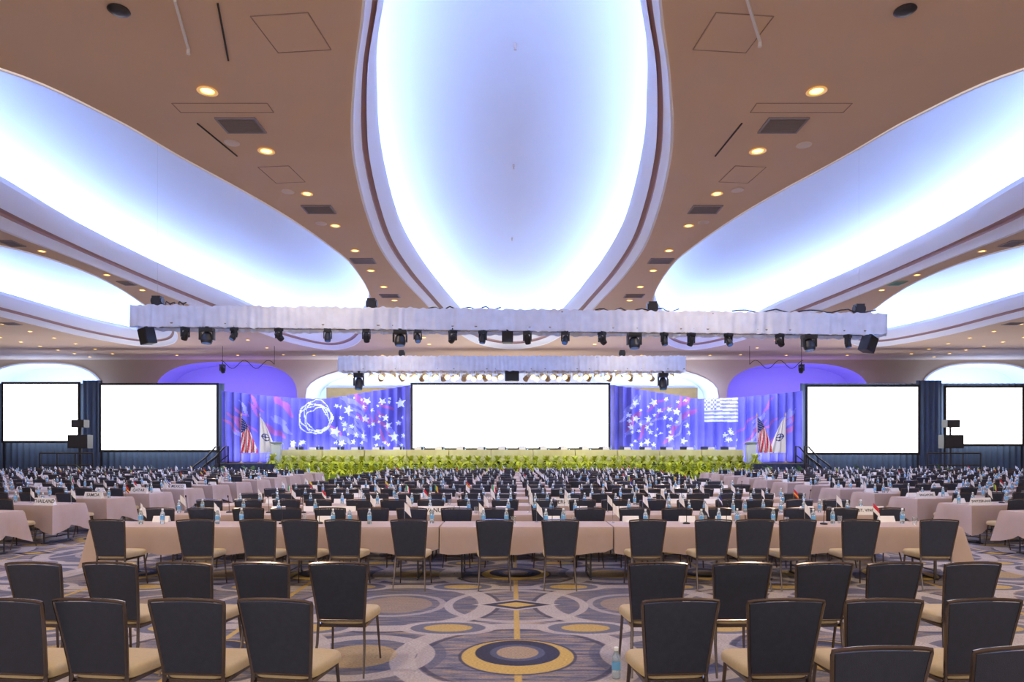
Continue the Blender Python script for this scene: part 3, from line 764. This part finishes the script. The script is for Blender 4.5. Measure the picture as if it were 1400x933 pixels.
def cab(b,c,d,m0,m1):
    b.box(c,d,m0); b.box((c[0],c[1]-d[1]/2-.005,c[2]),(d[0]*.9,.012,d[2]*.9),m1)
def tower():
    ps=[]
    b=MB(); b.box((0,0,.25),(3.0,1.6,.06)); 
    for x in(-1.4,0,1.4):
        for y in(-.7,.7): b.cyl((x,y,0),(x,y,.25),.03,n=6)
    ps.append(('platform',b.mesh('platform',['deck'])))
    b=MB()
    for x in(-1.45,-.5,.5,1.45): b.cyl((x,-.78,.28),(x,-.78,1.6),.04,n=6)
    for z in(.95,1.6): b.cyl((-1.45,-.78,z),(1.45,-.78,z),.04,n=6)
    ps.append(('guard_rail',b.mesh('guard_rail',['black'])))
    b=MB(); b.cyl((.3,0,.28),(.3,0,3.2),.05,n=8)
    for a in(0,2.1,4.2): b.cyl((.3,0,.8),(.3+.5*math.cos(a),.5*math.sin(a),.28),.02,n=6)
    ps.append(('stand',b.mesh('stand',['black'])))
    for z,w,h in((2.25,1.1,.75),(3.25,.7,.42)):
        b=MB(); cab(b,(.3,-.05,z),(w,.5,h),0,1); ps.append(('speaker_cabinet',b.mesh('speaker_cabinet',['black','blackg'])))
    return ps
tw=tower()
for x in(-24.3,24.1): thing('speaker_tower',tw,(x,38,0),sc=(1,1,1),category='loudspeaker',label='black loudspeakers on a stand over a railed platform')

# ---------------------------------------------------------------- trusses
def truss(L,hh,dd,lam):
    ps=[]; f=MB(); z0=-hh+.1
    for y in(-dd/2,dd/2):
        for z in(z0,-.05): f.cyl((-L/2,y,z),(L/2,y,z),.025,n=6)
        n=int(L/.5)
        for i in range(n):
            xa=-L/2+L*i/n;xb=-L/2+L*(i+1)/n
            f.cyl((xa,y,z0 if i%2 else -.05),(xb,y,-.05 if i%2 else z0),.012,n=4)
    for i in range(int(L/1)+1):
        x=-L/2+L*i/int(L/1)
        for z in(z0,-.05): f.cyl((x,-dd/2,z),(x,dd/2,z),.012,n=4)
    ps.append(('truss_frame',f.mesh('truss_frame',['chrome'])))
    v=MB()
    def nz_(s,seed):
        return .5*math.sin(s*3.1+seed)+.5*math.sin(s*9.3+seed*.6)+.9*math.sin(s*19.7+1.6*math.sin(s*2.3)+seed*.5)+.6*math.sin(s*33.1+2*math.sin(s*1.7)-seed*.4)
    def cur(pts):
        rows=[]
        for j,(z,am) in enumerate(((.0,.3),(-.05,.9),(-.28*hh,.9),(-.5*hh,1.0),(-.75*hh,1.1),(-hh,1.3))):
            row=[]
            for i,(x,y,nx,ny) in enumerate(pts):
                s=i*st
                w=.016*nz_(s,j*.6)*am
                zz=z+(.016*nz_(s,5) if j==0 else 0)+(.014*nz_(s*.8,9) if j==5 else 0)
                row.append((x+nx*(.05+w),y+ny*(.05+w),zz))
            rows.append(row)
        v.loops(rows[::-1],0,False,False,False)
    st=.03
    P=[(-L/2+st*i,-dd/2,0,-1) for i in range(int(L/st)+1)]
    P+=[(L/2,-dd/2+st*i,1,0) for i in range(int(dd/st)+1)]
    P+=[(L/2-st*i,dd/2,0,1) for i in range(int(L/st)+1)]
    P+=[(-L/2,dd/2-st*i,-1,0) for i in range(int(dd/st)+1)]
    P.append(P[0]); cur(P)
    ps.append(('valance',v.mesh('valance',['valance'],True),'gathered white fabric valance'))
    return ps
TR=.0115
thing('lighting_truss',truss(19.85,.56,.7,.3),(-.08,18.3,5.52),(0,TR,0),category='truss',label='long suspended lighting truss wrapped in white fabric')
thing('lighting_truss',truss(15.2,.66,.8,.3),(0,30.4,5.93),category='truss',label='shorter suspended lighting truss wrapped in white fabric')
def t1z(x): return 5.52-TR*(x+.08)
b=MB(); b.box((0,0,.2),(.22,.2,.3)); b.cyl((-.14,0,.22),(.14,0,.22),.1,n=10); b.tube([(0,0,.05),(.14,.1,.02),(.25,.05,.1)],.02,5); hb=b.mesh('hoist_body',['black'],True)
def hoist(x,y,z,top):
    c=MB(); c.cyl((0,0,.34),(0,0,top-z),.0018,n=4)
    thing('chain_hoist',[('hoist_body',hb),('suspension_wire',c.mesh('suspension_wire',['chrome']),'thin steel wire')],(x,y,z),category='hoist',label='black chain hoist holding the lighting truss')
for x,t in((-9.5,10.2),(-3.76,8.3),(3.76,8.3),(9.3,10.2)): hoist(x,18.3,t1z(x)-.04,t)
for x,t in((-4.9,8.0),(4.9,8.0)): hoist(x,30.4,5.89,t)
for x0,x1,z in((-9.3,-8.6,.1),(2.2,4.4,.06),(-2.2,-.3,.05),(5.8,9.6,.07)):
    P=[(x0+(x1-x0)*i/20,18.0+.06*math.sin(i*1.9),t1z(x0)+z-.04+.04*math.sin(i*1.3)) for i in range(21)]
    b=MB(); b.tube(P,.018,5); ob('power_cable',b.mesh('power_cable',['black'],True),category='cable',label='black power cable lying along the truss top')
def mover(sc,tilt,lens='lensb'):
    base=MB(); base.box((0,0,-.10),(.26,.2,.1)); base.box((0,0,-.02),(.05,.05,.08)); base.tube([(-.03,0,-.02),(0,0,.14),(.03,0,-.02)],.01,5)
    yk=MB()
    for s in(-1,1): yk.box((s*.13,0,-.27),(.035,.1,.26))
    yk.box((0,0,-.155),(.29,.12,.03))
    R=Matrix.Rotation(tilt,3,'X'); d=R@Vector((0,0,-1)); c=Vector((0,0,-.33))
    hd=MB(); hd.cyl(c-d*.15,c-d*.08,.07,.10,14,0); hd.cyl(c-d*.08,c+d*.10,.10,.115,14,0); hd.cyl(c+d*.10,c+d*.18,.115,.10,14,0)
    ln=MB(); ln.cyl(c+d*.18,c+d*.186,.085,.085,14)
    return [('base',base.mesh('base',['black'])),('yoke',yk.mesh('yoke',['black'])),('lamp_head',hd.mesh('lamp_head',['black'],True),None,[('lens',ln.mesh('lens',[lens]),'blue-tinted glass lens')])]
mv=[mover(1,.5),mover(1,-.6),mover(1,.9),mover(1,-.2)]
small=[253,320,381,448,501,571,619,660,721,773,823,908,945,996,1066,1159]
for i,u in enumerate(small):
    x=(u-700)/52
    thing('moving_head_light',mv[i%4],(x,17.95,t1z(x)-.53),(0,0,random.uniform(-1,1)),sc=.74,category='stage light',label='small black moving head stage light hanging from truss',group='moving head lights under the truss')
for u in(283,547,867,1106):
    x=(u-700)/52
    thing('moving_head_light',mv[3],(x,17.95,t1z(x)-.54),(0,0,.1),sc=(1.3,1.3,.9),category='stage light',label='large black moving head stage light hanging from truss',group='large moving head lights under the truss')
def hangspk(w,h,d):
    b=MB(); b.loops([[(-w/2,-d/2,-h-.05),(w/2,-d/2,-h-.05),(w*.4,d/2,-h-.05),(-w*.4,d/2,-h-.05)],[(-w/2,-d/2,-.05),(w/2,-d/2,-.05),(w*.4,d/2,-.05),(-w*.4,d/2,-.05)]])
    g=MB(); g.box((0,-d/2-.008,-h/2-.05),(w*.92,.014,h*.94)); br=MB(); br.box((0,0,.0),(.06,.06,.2))
    return [('cabinet',b.mesh('cabinet',['black'])),('grille',g.mesh('grille',['blackg'])),('bracket',br.mesh('bracket',['steel']))]
hs=hangspk(.32,.42,.3); hs2=hangspk(.3,.3,.3); hs3=hangspk(.62,.45,.4)
thing('hanging_speaker',hs,(-9.82,18.3,t1z(-9.8)-.50),(.15,-.12,-.5),category='loudspeaker',label='black loudspeaker tilted below the truss end')
thing('hanging_speaker',hs,(9.62,18.3,t1z(9.6)-.50),(.15,.3,.5),category='loudspeaker',label='black loudspeaker tilted below the truss end')
thing('hanging_speaker',hs2,(-.12,18.3,t1z(0)-.48),category='loudspeaker',label='small black loudspeaker hanging under the truss middle')
thing('hanging_speaker',hs3,(0,30.4,5.36),category='loudspeaker',label='wide black loudspeaker under the shorter truss')
for u in(490,907):
    thing('moving_head_light',mv[3],((u-700)/30.8,30.4,5.30),sc=1.6,category='stage light',label='large black moving head light on the shorter truss')
pc=MB(); pc.box((0,0,-.02),(.04,.04,.18)); pc.tube([(-.11,0,-.30),(-.11,0,-.12),(.11,0,-.12),(.11,0,-.30)],.01,5)
dR=Matrix.Rotation(-1.0,3,'X')@Vector((0,0,-1)); c=Vector((0,0,-.32)); pc.cyl(c-dR*.16,c+dR*.12,.085,.13,12,0)
pc.cyl(c+dR*.12,c+dR*.126,.115,.115,12,1)
par_me=pc.mesh('par_can',['parb','lensw'],True)
x=-7.1;i=0
while x<7.15:
    if abs(x)>.45 and abs(abs(x)-6.75)>.25:
        ob('par_can_light',par_me,(x,30.0+(i%2)*.8,5.37),(0,0,(math.pi if i%4==1 else 0)+random.uniform(-.6,.6)),category='stage light',label='brass par can stage light glowing warm under truss',group='par can lights under the shorter truss')
    x+=.235;i+=1
for s in(-1,1):
    P=[(s*(14.2+3.2*i/20),40.8,6.9+.25*math.sin(i*.7)) for i in range(21)]
    b=MB(); b.tube(P,.02,5); b.cyl((s*14.2,40.8,6.9),(s*14.2,40.8,8),.015,n=5); b.cyl((s*17.3,40.8,6.95),(s*17.3,40.8,8),.015,n=5)
    ob('rigging_bar',b.mesh('rigging_bar',['black']),category='rigging',label='black rigging cable hung below the ceiling')
    thing('moving_head_light',mv[0],(s*17.3,40.8,6.95),sc=1.1,category='stage light',label='black stage light hung near the violet niche')

# ---------------------------------------------------------------- lights
def area(loc,tgt,size,pw,col,sy=None):
    l=bpy.data.lights.new('area_light','AREA'); l.energy=pw;l.color=col;l.size=size
    if sy: l.shape='RECTANGLE'; l.size_y=sy
    o=bpy.data.objects.new('area_light',l); o.location=loc
    o.rotation_euler=(Vector(tgt)-Vector(loc)).to_track_quat('-Z','Y').to_euler(); COL.objects.link(o)
def spot(loc,tgt,pw,col,ang=100,rad=.06,blend=.8):
    l=bpy.data.lights.new('spot_light','SPOT'); l.energy=pw;l.color=col;l.spot_size=math.radians(ang);l.spot_blend=blend;l.shadow_soft_size=rad
    o=bpy.data.objects.new('spot_light',l); o.location=loc
    o.rotation_euler=(Vector(tgt)-Vector(loc)).to_track_quat('-Z','Y').to_euler(); COL.objects.link(o)
W=(1,.80,.56)
for x,y,sc in dls:
    if y<36: spot((x,y,H-.06),(x,y,0),260,W,125)
for x in(-3,3): spot((x*1.7,4,H-.1),(x*1.3,5,0),900,W,130,.1)
for x in(-7.5,7.5): spot((x,9.5,H-.1),(x,10,0),400,W,130,.1)
for s in(-1,1):
    area((s*12,40.9,6.2),(s*12,42.3,3.2),9,420,(.42,.42,1),.3)
    area((s*12,41.5,1.15),(s*12,42.3,3.4),10,260,(.50,.52,1),.2)
    area((s*19.7,46.2,5.1),(s*19.7,48.9,6.6),8,140,(.45,.38,1),.3)
    area((s*32,46.4,5.0),(s*32,49,6.8),7,300,(.45,.62,1),.3)
    area((s*10.5,46.4,5.4),(s*10.5,49,7.2),6,240,(.50,.65,1),.3)
for x in(-11,-8,-5,-2,2,5,8,11):
    spot((x*.66,30.9,5.0),(x,36.5,.9),640,(1,.94,.36),50,.08)
for x in(-14.6,14.6): spot((x*.5,30.6,5.1),(x,38.3,2.4),900,(1,.93,.78),20,.05)
w=bpy.data.worlds.new('World'); S.world=w; w.use_nodes=True
bg=w.node_tree.nodes['Background']; bg.inputs[0].default_value=(1,.86,.76,1); bg.inputs[1].default_value=1.0  # warm fill light added, entering the side left open behind the camera

# ---------------------------------------------------------------- camera
cd=bpy.data.cameras.new('camera'); cd.lens=24; cd.sensor_width=36; cd.shift_y=(614-466.5)/1400; cd.clip_end=200
co=bpy.data.objects.new('camera',cd); co.location=(0,0,1.85); co.rotation_euler=(math.pi/2,0,0); COL.objects.link(co); S.camera=co
